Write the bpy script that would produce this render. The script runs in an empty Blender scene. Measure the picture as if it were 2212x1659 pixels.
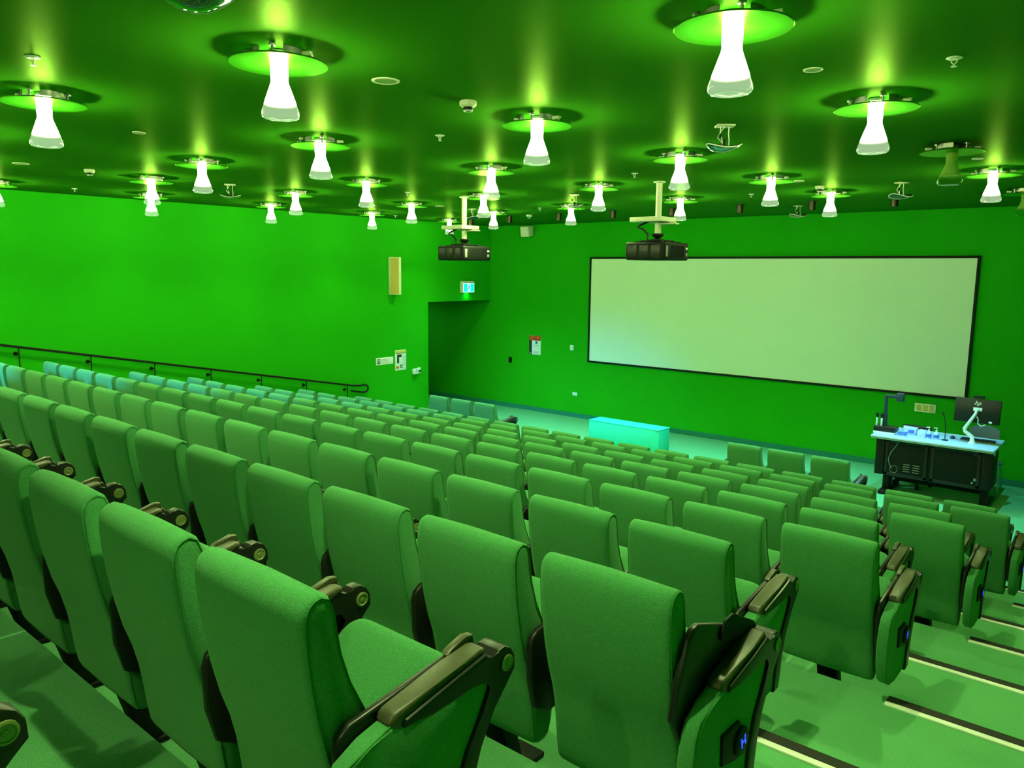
import bpy, bmesh, math, random
from mathutils import Vector, Matrix, Euler

random.seed(7)
S = bpy.context.scene
C = S.collection
PI = math.pi

# ------------------------------------------------------------------ camera, light, exposure
FZ = 3.27                       # camera height above the flat front floor
CEIL = 4.325
XL, XR = -12.647, 0.55          # side walls
YB, YF = -2.6, 14.144           # back and front wall

cam_d = bpy.data.cameras.new('camera')
cam = bpy.data.objects.new('camera', cam_d)
C.objects.link(cam)
yaw, pit, rol = math.radians(-40.1625), math.radians(-8.304), math.radians(0.616)
fw = Vector((math.sin(yaw)*math.cos(pit), math.cos(yaw)*math.cos(pit), math.sin(pit)))
rt = Vector((math.cos(yaw), -math.sin(yaw), 0))
up = rt.cross(fw)
r2 = rt*math.cos(rol) + up*math.sin(rol)
u2 = -rt*math.sin(rol) + up*math.cos(rol)
M = Matrix((r2, u2, -fw)).transposed().to_4x4()
M.translation = Vector((0, 0, FZ))
cam.matrix_world = M
cam_d.sensor_fit = 'HORIZONTAL'
cam_d.sensor_width = 36.0
cam_d.lens = 1673.3/2212*36.0
cam_d.clip_start = 0.05
cam_d.clip_end = 100
S.camera = cam

w = bpy.data.worlds.new('world'); S.world = w; w.use_nodes = True
w.node_tree.nodes['Background'].inputs[0].default_value = (0.02, 0.06, 0.02, 1)
w.node_tree.nodes['Background'].inputs[1].default_value = 0.0

S.view_settings.view_transform = 'Standard'
S.view_settings.look = 'None'
S.view_settings.exposure = 0.17
S.view_settings.gamma = 1.0
S.view_settings.use_curve_mapping = False
S.cycles.max_bounces = 5
S.cycles.diffuse_bounces = 3
S.cycles.adaptive_threshold = 0.05
S.cycles.glossy_bounces = 2
S.cycles.transmission_bounces = 4
S.cycles.transparent_max_bounces = 8
S.cycles.caustics_reflective = False
S.cycles.caustics_refractive = False
S.cycles.sample_clamp_indirect = 6.0

LAMP_COL = (0.80, 1.0, 0.40)
LAMP_STR = 140.0
BULB_W = 125.0          # the reflector bulb inside each flask, shining down
DOWN_COL = (0.20, 0.80, 1.0)
DOWN_W = 330.0
DAY_COL = (0.05, 0.42, 1.0)
DAY_W = 4300.0

# daylight entering by the rear side door, off to the left behind the rows
def spot(name, loc, target, watts, col, angle, blend, size):
    d = bpy.data.lights.new(name, 'SPOT')
    d.energy = watts; d.color = col; d.spot_size = math.radians(angle); d.spot_blend = blend
    d.shadow_soft_size = size
    o = bpy.data.objects.new(name, d); C.objects.link(o)
    o.location = loc
    o.rotation_euler = (Vector(target) - Vector(loc)).to_track_quat('-Z', 'Y').to_euler()
    return o
spot('door_daylight', (-10.7, -2.3, 3.9), (-10.15, 5.8, 1.35), DAY_W, DAY_COL, 27, 0.8, 0.25)

# ------------------------------------------------------------------ materials
def newmat(name):
    m = bpy.data.materials.new(name); m.use_nodes = True
    nt = m.node_tree
    b = nt.nodes.get('Principled BSDF')
    return m, nt, b

def pm(name, col, rough=0.5, metal=0.0, spec=0.5, noise=None, bump=None, emit=None, sheen=0.0):
    """principled; noise=(scale, amount) mottles the colour, bump=(scale, strength, distance)"""
    m, nt, b = newmat(name)
    b.inputs['Base Color'].default_value = (*col, 1)
    b.inputs['Roughness'].default_value = rough
    b.inputs['Metallic'].default_value = metal
    b.inputs['Specular IOR Level'].default_value = spec
    if sheen:
        b.inputs['Sheen Weight'].default_value = sheen
        b.inputs['Sheen Roughness'].default_value = 0.5
        b.inputs['Sheen Tint'].default_value = (0.5, 1, 0.5, 1)
    tc = nt.nodes.new('ShaderNodeTexCoord')
    if noise:
        n = nt.nodes.new('ShaderNodeTexNoise'); n.inputs['Scale'].default_value = noise[0]
        n.inputs['Detail'].default_value = 5
        nt.links.new(tc.outputs['Object'], n.inputs['Vector'])
        r = nt.nodes.new('ShaderNodeMapRange')
        r.inputs['From Min'].default_value = 0.3; r.inputs['From Max'].default_value = 0.7
        r.inputs['To Min'].default_value = 1-noise[1]; r.inputs['To Max'].default_value = 1+noise[1]
        nt.links.new(n.outputs['Fac'], r.inputs['Value'])
        mx = nt.nodes.new('ShaderNodeVectorMath'); mx.operation = 'SCALE'
        mx.inputs[0].default_value = col
        nt.links.new(r.outputs[0], mx.inputs['Scale'])
        nt.links.new(mx.outputs[0], b.inputs['Base Color'])
    if bump:
        n2 = nt.nodes.new('ShaderNodeTexNoise'); n2.inputs['Scale'].default_value = bump[0]
        n2.inputs['Detail'].default_value = 3
        nt.links.new(tc.outputs['Object'], n2.inputs['Vector'])
        bp = nt.nodes.new('ShaderNodeBump'); bp.inputs['Strength'].default_value = bump[1]
        bp.inputs['Distance'].default_value = bump[2]
        nt.links.new(n2.outputs['Fac'], bp.inputs['Height'])
        nt.links.new(bp.outputs[0], b.inputs['Normal'])
    if emit:
        b.inputs['Emission Color'].default_value = (*emit[0], 1)
        b.inputs['Emission Strength'].default_value = emit[1]
    return m

MT = {}
MT['wall'] = pm('green_wall_paint', (0.014, 0.36, 0.004), 0.7, spec=0.06, noise=(1.2, 0.03), bump=(160, 0.12, 0.003))
MT['fabric'] = pm('green_seat_fabric', (0.058, 0.255, 0.085), 0.95, spec=0.1, noise=(260, 0.22), bump=(420, 0.8, 0.003), sheen=0.3)
MT['piping'] = pm('dark_green_piping', (0.035, 0.19, 0.05), 0.8, spec=0.2)
MT['carpet'] = pm('green_carpet', (0.135, 0.415, 0.175), 1.0, spec=0.05, noise=(240, 0.3), bump=(500, 0.4, 0.003))
MT['skirt'] = pm('teal_skirting', (0.012, 0.20, 0.10), 0.6, spec=0.3)
MT['black'] = pm('black_plastic', (0.010, 0.011, 0.009), 0.36, spec=0.35, noise=(40, 0.1))
MT['blackmatte'] = pm('black_matte_metal', (0.006, 0.008, 0.007), 0.6, spec=0.2, noise=(40, 0.1))
MT['olive'] = pm('olive_arm_pad', (0.050, 0.050, 0.022), 0.42, spec=0.4, noise=(60, 0.15))
MT['bolt'] = pm('brass_bolt', (0.25, 0.26, 0.10), 0.45, metal=0.4)
MT['white'] = pm('white_plastic', (0.78, 0.80, 0.74), 0.45, spec=0.4, noise=(20, 0.03))
MT['cream'] = pm('cream_metal', (0.70, 0.70, 0.52), 0.5, spec=0.4, noise=(20, 0.03))
MT['grille'] = pm('speaker_cloth', (0.50, 0.40, 0.10), 0.9, spec=0.1, noise=(300, 0.25))
MT['screen'] = pm('screen_surface', (0.78, 0.90, 0.74), 0.85, spec=0.1, noise=(3, 0.01))
MT['steel'] = pm('steel', (0.45, 0.46, 0.42), 0.32, metal=0.9, noise=(30, 0.1))
MT['teal'] = pm('teal_painted_board', (0.03, 0.62, 0.42), 0.55, spec=0.3, noise=(6, 0.03))
MT['desktop'] = pm('pale_laminate', (0.46, 0.58, 0.76), 0.35, spec=0.4, noise=(12, 0.03))
MT['greyback'] = pm('grey_chair_plastic', (0.16, 0.17, 0.15), 0.5)
MT['red'] = pm('red_print', (0.62, 0.045, 0.012), 0.5)
MT['orange'] = pm('orange_print', (0.80, 0.16, 0.02), 0.5)
MT['yellow'] = pm('yellow_print', (0.75, 0.62, 0.04), 0.5)
MT['yellowswitch'] = pm('yellow_switch', (0.72, 0.66, 0.10), 0.45)
MT['paper'] = pm('white_paper', (0.80, 0.80, 0.76), 0.7, spec=0.2)
MT['ink'] = pm('dark_ink', (0.012, 0.022, 0.02), 0.6)
MT['greyink'] = pm('grey_ink', (0.22, 0.24, 0.22), 0.6)
MT['blueink'] = pm('blue_ink', (0.01, 0.10, 0.22), 0.6)
MT['stripwhite'] = pm('white_step_strip', (0.92, 0.90, 0.86), 0.5, noise=(30, 0.05))
MT['stripblack'] = pm('black_step_grip', (0.020, 0.018, 0.014), 0.8, bump=(200, 0.5, 0.004))
MT['wipes'] = pm('blue_white_packaging', (0.55, 0.66, 0.90), 0.35)
MT['bluelabel'] = pm('blue_label', (0.05, 0.16, 0.65), 0.4)
MT['navy'] = pm('navy_metal', (0.02, 0.035, 0.06), 0.4)
MT['letter'] = pm('blue_row_letter', (0.02, 0.05, 0.4), 0.5, emit=((0.02, 0.06, 1.0), 1.6))
MT['exit'] = pm('exit_sign_face', (0.02, 0.4, 0.3), 0.5, emit=((0.0, 0.62, 0.50), 1.3))
MT['exitwhite'] = pm('exit_sign_white', (0.6, 0.8, 0.8), 0.5, emit=((0.45, 0.95, 1.0), 1.3))

def ceiling_mat():
    m, nt, b = newmat('green_ceiling_paint')
    nt.nodes.remove(b); out = nt.nodes['Material Output']
    tc = nt.nodes.new('ShaderNodeTexCoord')
    mp = nt.nodes.new('ShaderNodeMapping'); mp.inputs['Scale'].default_value = (3, 26, 3)
    mp.inputs['Rotation'].default_value = (0, 0, math.radians(35))
    n = nt.nodes.new('ShaderNodeTexNoise'); n.inputs['Scale'].default_value = 2.2; n.inputs['Detail'].default_value = 6
    nt.links.new(tc.outputs['Object'], mp.inputs[0]); nt.links.new(mp.outputs[0], n.inputs['Vector'])
    bp = nt.nodes.new('ShaderNodeBump'); bp.inputs['Strength'].default_value = 0.14; bp.inputs['Distance'].default_value = 0.006
    nt.links.new(n.outputs['Fac'], bp.inputs['Height'])
    d = nt.nodes.new('ShaderNodeBsdfDiffuse'); d.inputs[0].default_value = (0.026, 0.165, 0.007, 1)
    g = nt.nodes.new('ShaderNodeBsdfGlossy'); g.inputs['Roughness'].default_value = 0.36; g.inputs[0].default_value = (0.62, 1.0, 0.20, 1)
    x = nt.nodes.new('ShaderNodeMixShader'); x.inputs[0].default_value = 0.028
    for q in (d, g): nt.links.new(bp.outputs[0], q.inputs['Normal'])
    nt.links.new(d.outputs[0], x.inputs[1]); nt.links.new(g.outputs[0], x.inputs[2]); nt.links.new(x.outputs[0], out.inputs[0])
    return m
MT['ceiling'] = ceiling_mat()

def glass_mat(name, tint, dark=0.0):
    m, nt, b = newmat(name)
    nt.nodes.remove(b)
    out = nt.nodes['Material Output']
    t = nt.nodes.new('ShaderNodeBsdfTransparent'); t.inputs[0].default_value = (*tint, 1)
    g = nt.nodes.new('ShaderNodeBsdfGlossy'); g.inputs['Roughness'].default_value = 0.05
    lw = nt.nodes.new('ShaderNodeLayerWeight'); lw.inputs['Blend'].default_value = 0.5
    mx = nt.nodes.new('ShaderNodeMixShader')
    pf = nt.nodes.new('ShaderNodeMath'); pf.operation = 'POWER'; pf.inputs[1].default_value = 3.0
    nt.links.new(lw.outputs['Facing'], pf.inputs[0]); nt.links.new(pf.outputs[0], mx.inputs[0])
    nt.links.new(t.outputs[0], mx.inputs[1]); nt.links.new(g.outputs[0], mx.inputs[2])
    nt.links.new(mx.outputs[0], out.inputs[0])
    return m, nt, mx, out
MT['clear'] = glass_mat('clear_acrylic', (0.45, 0.55, 0.42))[0]

def flask_mat(name, lit):
    """frosted in the neck and cone, fading to clear glass near the base"""
    m, nt, mx, out = glass_mat(name, (0.86, 0.92, 0.84))
    tc = nt.nodes.new('ShaderNodeTexCoord'); sp = nt.nodes.new('ShaderNodeSeparateXYZ')
    nt.links.new(tc.outputs['Object'], sp.inputs[0])
    r = nt.nodes.new('ShaderNodeMapRange'); r.interpolation_type = 'SMOOTHSTEP'
    r.inputs['From Min'].default_value = -0.266; r.inputs['From Max'].default_value = -0.222
    nt.links.new(sp.outputs['Z'], r.inputs['Value'])
    pw = nt.nodes.new('ShaderNodeMath'); pw.operation = 'POWER'; pw.inputs[1].default_value = 3.0 if lit else 1.0
    nt.links.new(r.outputs[0], pw.inputs[0]); r = pw
    if lit:
        e = nt.nodes.new('ShaderNodeEmission'); e.inputs[0].default_value = (*LAMP_COL, 1)
        rn = nt.nodes.new('ShaderNodeMapRange'); rn.inputs['From Min'].default_value = -0.085; rn.inputs['From Max'].default_value = -0.060
        rn.inputs['To Min'].default_value = LAMP_STR; rn.inputs['To Max'].default_value = LAMP_STR*0.34
        nt.links.new(sp.outputs['Z'], rn.inputs['Value']); nt.links.new(rn.outputs[0], e.inputs[1])
        sh = e
        gw = nt.nodes.new('ShaderNodeEmission'); gw.inputs[0].default_value = (0.75, 1.0, 0.62, 1); gw.inputs[1].default_value = 0.22
        ad = nt.nodes.new('ShaderNodeAddShader'); nt.links.new(mx.outputs[0], ad.inputs[0]); nt.links.new(gw.outputs[0], ad.inputs[1]); mx = ad
    else:
        d = nt.nodes.new('ShaderNodeBsdfDiffuse'); d.inputs[0].default_value = (0.35, 0.55, 0.12, 1)
        tr = nt.nodes.new('ShaderNodeBsdfTranslucent'); tr.inputs[0].default_value = (0.35, 0.6, 0.12, 1)
        a = nt.nodes.new('ShaderNodeMixShader'); a.inputs[0].default_value = 0.5
        nt.links.new(d.outputs[0], a.inputs[1]); nt.links.new(tr.outputs[0], a.inputs[2]); sh = a
    m2 = nt.nodes.new('ShaderNodeMixShader')
    nt.links.new(r.outputs[0], m2.inputs[0]); nt.links.new(mx.outputs[0], m2.inputs[1]); nt.links.new(sh.outputs[0], m2.inputs[2])
    nt.links.new(m2.outputs[0], out.inputs[0])
    return m
MT['flask'] = flask_mat('glowing_flask_glass', True)
MT['flaskoff'] = flask_mat('unlit_flask_glass', False)

def acrylic_mat():
    m, nt, b = newmat('green_acrylic_disc')
    nt.nodes.remove(b); out = nt.nodes['Material Output']
    d = nt.nodes.new('ShaderNodeBsdfDiffuse'); d.inputs[0].default_value = (0.030, 0.20, 0.008, 1)
    t = nt.nodes.new('ShaderNodeBsdfTranslucent'); t.inputs[0].default_value = (0.30, 0.72, 0.05, 1)
    a = nt.nodes.new('ShaderNodeMixShader'); a.inputs[0].default_value = 0.55
    g = nt.nodes.new('ShaderNodeBsdfGlossy'); g.inputs['Roughness'].default_value = 0.22; g.inputs[0].default_value = (0.40, 1.0, 0.14, 1)
    lw = nt.nodes.new('ShaderNodeLayerWeight'); lw.inputs['Blend'].default_value = 0.35
    x = nt.nodes.new('ShaderNodeMixShader')
    nt.links.new(d.outputs[0], a.inputs[1]); nt.links.new(t.outputs[0], a.inputs[2])
    nt.links.new(lw.outputs['Fresnel'], x.inputs[0]); nt.links.new(a.outputs[0], x.inputs[1]); nt.links.new(g.outputs[0], x.inputs[2])
    nt.links.new(x.outputs[0], out.inputs[0])
    return m
MT['acrylic'] = acrylic_mat()

# ------------------------------------------------------------------ mesh helpers
class MB:
    def __init__(s): s.bm = bmesh.new()
    def _f(s, vs):
        try: return s.bm.faces.new(vs)
        except ValueError: return None
    def box(s, c, d, bevel=0.0, rot=None, seg=2):
        t = bmesh.new()
        bmesh.ops.create_cube(t, size=1.0)
        for v in t.verts: v.co = Vector((v.co.x*d[0], v.co.y*d[1], v.co.z*d[2]))
        if bevel > 0: bmesh.ops.bevel(t, geom=t.edges[:], offset=bevel, segments=seg, profile=0.5, affect='EDGES')
        R = Euler(rot).to_matrix() if rot else Matrix.Identity(3)
        return s._merge(t, R, Vector(c))
    def _merge(s, t, R=None, off=None):
        mp = {}
        for v in t.verts:
            co = v.co.copy()
            if R is not None: co = R @ co
            if off is not None: co = co + off
            mp[v] = s.bm.verts.new(co)
        for f in t.faces: s._f([mp[v] for v in f.verts])
        t.free(); return s
    def lathe(s, prof, n=24, c=(0, 0, 0), a0=0.0, a1=2*PI, closed_prof=False, axis='Z'):
        full = abs(a1-a0-2*PI) < 1e-6
        m = n if full else n+1
        rings = []
        for i in range(m):
            a = a0 + (a1-a0)*i/n
            ring = []
            for (r, z) in prof:
                p = (r*math.cos(a), r*math.sin(a), z)
                if axis == 'Y': p = (p[0], p[2], p[1])
                if axis == 'X': p = (p[2], p[0], p[1])
                ring.append(s.bm.verts.new(Vector(p)+Vector(c)))
            rings.append(ring)
        k = len(prof)
        for i in range(n):
            A, B = rings[i], rings[(i+1) % m]
            for j in range(k if closed_prof else k-1):
                s._f([A[j], B[j], B[(j+1) % k], A[(j+1) % k]])
        if full and not closed_prof:
            for j in (0, k-1):
                if prof[j][0] > 1e-6: s._f([rings[i][j] for i in range(m)])
        bmesh.ops.remove_doubles(s.bm, verts=s.bm.verts[:], dist=1e-6)
        return s
    def tube(s, pts, r, n=8, cap=True):
        pts = [Vector(p) for p in pts]
        rr = r if isinstance(r, (list, tuple)) else [r]*len(pts)
        t = (pts[1]-pts[0]).normalized()
        ref = Vector((0, 0, 1)) if abs(t.z) < 0.9 else Vector((1, 0, 0))
        u = t.cross(ref).normalized()
        rings = []
        for i, p in enumerate(pts):
            d = (pts[min(i+1, len(pts)-1)] - pts[max(i-1, 0)]).normalized()
            u = (u - d*u.dot(d)).normalized(); v = d.cross(u)
            rings.append([s.bm.verts.new(p + (u*math.cos(2*PI*k/n) + v*math.sin(2*PI*k/n))*rr[i]) for k in range(n)])
        for i in range(len(pts)-1):
            for k in range(n): s._f([rings[i][k], rings[i][(k+1) % n], rings[i+1][(k+1) % n], rings[i+1][k]])
        if cap: s._f(rings[0][::-1]); s._f(rings[-1])
        return s
    def prism(s, poly, x0, x1, bevel=0.0, axis='X', seg=2):
        """extrude a 2-D outline; axis X: (y,z) -> along x; Y: (x,z) along y; Z: (x,y) along z"""
        t = bmesh.new()
        def P(a, b, h): return {'X': (h, a, b), 'Y': (a, h, b), 'Z': (a, b, h)}[axis]
        A = [t.verts.new(P(a, b, x0)) for a, b in poly]; B = [t.verts.new(P(a, b, x1)) for a, b in poly]
        n = len(poly)
        for i in range(n): t.faces.new([A[i], A[(i+1) % n], B[(i+1) % n], B[i]])
        f0 = t.faces.new(A[::-1]); f1 = t.faces.new(B)
        if bevel > 0:
            bmesh.ops.bevel(t, geom=list(set(f0.edges[:])|set(f1.edges[:])), offset=bevel, segments=seg, profile=0.5, affect='EDGES')
        return s._merge(t)
    def xform(s, Mx):
        for v in s.bm.verts: v.co = Mx @ v.co
        return s
    def mesh(s, name, mat, smooth=True, angle=40):
        bmesh.ops.recalc_face_normals(s.bm, faces=s.bm.faces[:])
        me = bpy.data.meshes.new(name); s.bm.to_mesh(me); s.bm.free()
        if smooth:
            me.polygons.foreach_set('use_smooth', [True]*len(me.polygons))
            me.set_sharp_from_angle(angle=math.radians(angle))
        me.materials.append(MT[mat] if isinstance(mat, str) else mat)
        return me

def link(name, me, parent=None, loc=(0, 0, 0), rot=(0, 0, 0)):
    o = bpy.data.objects.new(name, me); C.objects.link(o)
    o.location = loc; o.rotation_euler = rot
    if parent is not None: o.parent = parent
    return o
def ob(name, mb, mat, parent=None, loc=(0, 0, 0), rot=(0, 0, 0), smooth=True, angle=40):
    return link(name, mb.mesh(name, mat, smooth, angle), parent, loc, rot)
def tag(o, label, cat, group=None):
    o['label'] = label; o['category'] = cat
    if group: o['group'] = group
    return o
def thing(name, label, cat, loc=(0, 0, 0), rot=(0, 0, 0), group=None):
    return tag(link(name, None, None, loc, rot), label, cat, group)
def struct(o): o['kind'] = 'structure'; return o
def copy_tree(o, parent=None):
    c = o.copy(); C.objects.link(c)
    if parent is not None: c.parent = parent
    for ch in o.children: copy_tree(ch, c)
    return c
def text_mesh(txt, size, mat, depth=0.001, name='lettering', shear=0.0):
    cu = bpy.data.curves.new(name, 'FONT'); cu.body = txt; cu.size = size; cu.extrude = depth
    cu.align_x = 'CENTER'; cu.align_y = 'CENTER'; cu.shear = shear; cu.resolution_u = 3
    o = bpy.data.objects.new(name, cu); C.objects.link(o)
    dg = bpy.context.evaluated_depsgraph_get()
    me = bpy.data.meshes.new_from_object(o.evaluated_get(dg))
    bpy.data.objects.remove(o); bpy.data.curves.remove(cu)
    me.materials.clear(); me.materials.append(MT[mat]); me.name = name
    return me
ORD = ['first', 'second', 'third', 'fourth', 'fifth', 'sixth', 'seventh', 'eighth', 'ninth', 'tenth', 'eleventh', 'twelfth',
       'thirteenth', 'fourteenth', 'fifteenth', 'sixteenth', 'seventeenth', 'eighteenth', 'nineteenth', 'twentieth']

# ------------------------------------------------------------------ room shell
ROWY = {0: -0.10, 1: 0.935, 2: 1.87, 3: 2.866, 4: 3.875, 5: 4.862, 6: 5.838, 7: 6.80, 8: 7.80, 9: 8.76}
def rowz(r): return 0.2*(9-r) - (0.012 if r <= 1 else 0.0)
EDGE = {r: ROWY[r]+0.075 for r in ROWY}
X0 = {0: -1.40, 1: -1.735, 2: -1.387, 3: -1.680, 4: -1.382, 5: -1.636, 6: -1.335, 7: -1.585, 8: -1.307, 9: -1.535}   # left back corner of each row's aisle-end seat
XC = -16.0                       # far end of the side passage
OPY, OPZ = 12.05, 2.565          # passage opening in the left wall

m = MB()
prof = [(YB, rowz(0)+0.2)]
m2 = [(YB, rowz(-1)), (EDGE[0], rowz(-1))]
pts = m2[:]
for r in range(0, 10):
    z = rowz(r); pts.append((EDGE[r], z))
    if r < 9: pts.append((EDGE[r+1], z))
pts.append((YF, 0.0)); pts += [(YF, -0.3), (YB, -0.3)]
m.prism(pts, XL-0.2, XR)
m.box(((XC+XL-0.2)/2, (OPY+YF)/2, -0.15), (XL-0.2-XC, YF-OPY, 0.3))
floor = struct(ob('floor', m, 'carpet', smooth=False))

struct(ob('ceiling', MB().box(((XL+XR)/2, (YB+YF)/2, CEIL+0.1), (XR-XL+0.4, YF-YB+0.4, 0.2)), 'ceiling', smooth=False))
m = MB()
m.box((XL-0.1, (YB+OPY)/2, (CEIL-0.3)/2), (0.2, OPY-YB, CEIL+0.3))
m.box((XL-0.1, (OPY+YF)/2, (CEIL+OPZ)/2), (0.2, YF-OPY, CEIL-OPZ))
struct(ob('wall_left', m, 'wall', smooth=False))
struct(ob('wall_front', MB().box(((XC+XR)/2, YF+0.1, (CEIL-0.3)/2), (XR-XC+0.4, 0.2, CEIL+0.3)), 'wall', smooth=False))
struct(ob('wall_right', MB().box((XR+0.1, (YB+YF)/2, (CEIL-0.3)/2), (0.2, YF-YB, CEIL+0.3)), 'wall', smooth=False))
struct(ob('wall_back', MB().box(((XL+XR)/2, YB-0.1, (CEIL-0.3)/2), (XR-XL+0.4, 0.2, CEIL+0.3)), 'wall', smooth=False))
m = MB()
m.box(((XC+XL-0.2)/2, OPY-0.1, OPZ/2), (XL-0.2-XC, 0.2, OPZ))
m.box((XC-0.1, (OPY+YF)/2, OPZ/2), (0.2, YF-OPY+0.4, OPZ))
m.box(((XC+XL-0.2)/2, (OPY+YF)/2, OPZ+0.1), (XL-0.2-XC+0.2, YF-OPY+0.2, 0.2))
struct(ob('wall_passage', m, 'wall', smooth=False))
m = MB(); m.box(((XC+XR)/2, YF-0.006, 0.05), (XR-XC, 0.012, 0.10)); struct(ob('baseboard_front', m, 'skirt', smooth=False))

pl_ = bpy.data.lights.new('passage_fill', 'AREA'); pl_.shape = 'DISK'; pl_.size = 0.25; pl_.energy = 7; pl_.color = (0.55, 1.0, 0.6)  # added fill with no fitting, lifts the dark inside of the side passage
po_ = bpy.data.objects.new('passage_fill', pl_); C.objects.link(po_); po_.location = (-15.0, 13.1, OPZ-0.02)
# step nosings in the right-hand aisle: black grip and a white edge strip
ng = MB().box((0, 0, 0), (1.0, 0.058, 0.012), 0.003).mesh('nosing_grip', 'stripblack')
nw = MB().box((0, 0, 0), (1.0, 0.034, 0.010), 0.002).mesh('nosing_edge_strip', 'stripwhite')
for r in range(0, 10):
    x0 = X0[r] + 0.515
    x1 = XR-0.02
    z = rowz(r-1)
    o = link('stair_nosing', ng, floor, ((x0+x1)/2, EDGE[r]-0.029, z+0.004)); o.scale = (x1-x0, 1, 1)
    o = link('nosing_edge_strip', nw, floor, ((x0+x1)/2, EDGE[r]-0.058-0.019, z+0.004)); o.scale = (x1-x0, 1, 1)

# ------------------------------------------------------------------ auditorium seat
BACK = [(-.004, 1.0), (-.025, .995), (-.041, .982), (-.050, .962), (-.053, .93), (-.048, .86), (-.038, .78), (-.024, .70), (-.003, .61),
        (.020, .54), (.036, .47), (.046, .40), (.054, .33), (.062, .28), (.072, .256), (.092, .247), (.125, .247), (.150, .262),
        (.166, .31), (.178, .40), (.182, .48), (.172, .55), (.148, .62), (.122, .676), (.100, .722), (.074, .777), (.051, .85),
        (.041, .91), (.035, .955), (.021, .988)]
def inset(poly, d):
    n = len(poly); out = []
    for i in range(n):
        a = Vector(poly[i-1]); b = Vector(poly[i]); c = Vector(poly[(i+1) % n])
        e1 = (b-a).normalized(); e2 = (c-b).normalized()
        nrm = (Vector((-e1.y, e1.x)) + Vector((-e2.y, e2.x)))
        nrm.normalize()
        out.append((b.x+nrm.x*d, b.y+nrm.y*d))
    return out
# orientation: outline above runs anticlockwise seen from +x (towards rear first): choose the sign that shrinks it
def area(p): return sum(p[i-1][0]*p[i][1]-p[i][0]*p[i-1][1] for i in range(len(p)))/2
SG = 1 if area(inset(BACK, 0.01)) * (1 if area(BACK) > 0 else -1) < abs(area(BACK)) else -1

HW = 0.228
def back_mesh():
    b = MB()
    secs = [(-HW, .011), (-HW+.003, .005), (-HW+.010, .0015), (-HW+.024, 0), (-0.12, -.002), (0, -.004), (0.12, -.002),
            (HW-.024, 0), (HW-.010, .0015), (HW-.003, .005), (HW, .011)]
    rings = []
    for x, d in secs:
        p = inset(BACK, SG*d)
        rings.append([b.bm.verts.new((x, y, z)) for y, z in p])
    n = len(BACK)
    for i in range(len(secs)-1):
        for k in range(n): b._f([rings[i][k], rings[i][(k+1) % n], rings[i+1][(k+1) % n], rings[i+1][k]])
    b._f(rings[0]); b._f(rings[-1][::-1])
    return b.mesh('backrest', 'fabric', angle=60)
def pipe_mesh(s):
    p = inset(BACK, SG*.008)
    p = p + p[:1]
    return MB().tube([(s*(HW-.0005), y, z) for y, z in p], 0.0024, 5, cap=False).mesh('piping', 'piping')
def cushion_mesh():
    # rounded slab, length u 0..0.40, tipped up about its rear edge
    b = MB(); secs = [(-.046, .022), (-.042, .008), (-.030, 0), (.020, 0), (.036, .006), (.044, .018), (.048, .040)]
    rings = []
    def outline(ins):
        W2, L, R = .219-ins, .40-ins, .065-ins*0.5
        o = [(-W2, 0.0+ins), ]
        for k in range(7):
            a = PI - (PI/2)*k/6
            o.append((-W2+R+R*math.cos(a), L-R+R*math.sin(a)))
        for k in range(7):
            a = PI/2 - (PI/2)*k/6
            o.append((W2-R+R*math.cos(a), L-R+R*math.sin(a)))
        o.append((W2, 0.0+ins))
        return o
    ang = math.radians(40)
    for h, ins in secs:
        ring = []
        for x, u in outline(ins):
            y = 0.145 + u*math.cos(ang) - h*math.sin(ang); z = 0.395 + u*math.sin(ang) + h*math.cos(ang)
            ring.append(b.bm.verts.new((x, y, z)))
        rings.append(ring)
    n = len(rings[0])
    for i in range(len(secs)-1):
        for k in range(n): b._f([rings[i][k], rings[i][(k+1) % n], rings[i+1][(k+1) % n], rings[i+1][k]])
    b._f(rings[0]); b._f(rings[-1])
    return b.mesh('seat_cushion', 'fabric', angle=60)
def pedestal_mesh():
    b = MB()
    b.prism([(.085, .30), (.155, .30), (.235, .02), (.165, .02)], -.052, .052, .006)
    b.box((0, .14, .325), (.40, .05, .05), .006)
    return b.mesh('pedestal', 'blackmatte')
def foot_mesh():
    return MB().box((0, .215, .011), (.13, .26, .022), .006).mesh('foot_plate', 'blackmatte')
# arm: outline in y,z of the black frame, at x of the gap centre
ARM = [(.135, .672), (.14, .69), (.30, .722), (.405, .742), (.420, .722), (.436, .722), (.450, .736), (.475, .738), (.500, .724), (.514, .700), (.516, .664), (.487, .640), (.435, .585),
       (.380, .505), (.350, .42), (.345, .30), (.335, .265), (.285, .262), (.290, .30), (.300, .42), (.335, .51), (.395, .60), (.425, .648), (.405, .676), (.36, .682), (.22, .668)]
def arm_mesh(x, wd):
    return MB().prism(ARM, x-wd/2, x+wd/2, .006).mesh('armrest', 'black')
def web_mesh(x):      # plate that fills the arm between neighbouring seats
    o = [(.14, .675), (.36, .685), (.41, .67), (.425, .640), (.37, .57), (.32, .49), (.295, .40), (.285, .30), (.20, .30), (.16, .42), (.15, .55)]
    return MB().prism(o, x-.010, x+.010, .003).mesh('arm_web', 'blackmatte')
def pad_mesh(x, wd):
    return MB().prism([(.125, .664), (.108, .672), (.103, .688), (.110, .703), (.125, .710), (.30, .739), (.395, .757), (.410, .753), (.412, .738), (.30, .704), (.16, .668)], x-wd/2-.003, x+wd/2+.003, .011, seg=3).mesh('arm_pad', 'olive')
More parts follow.
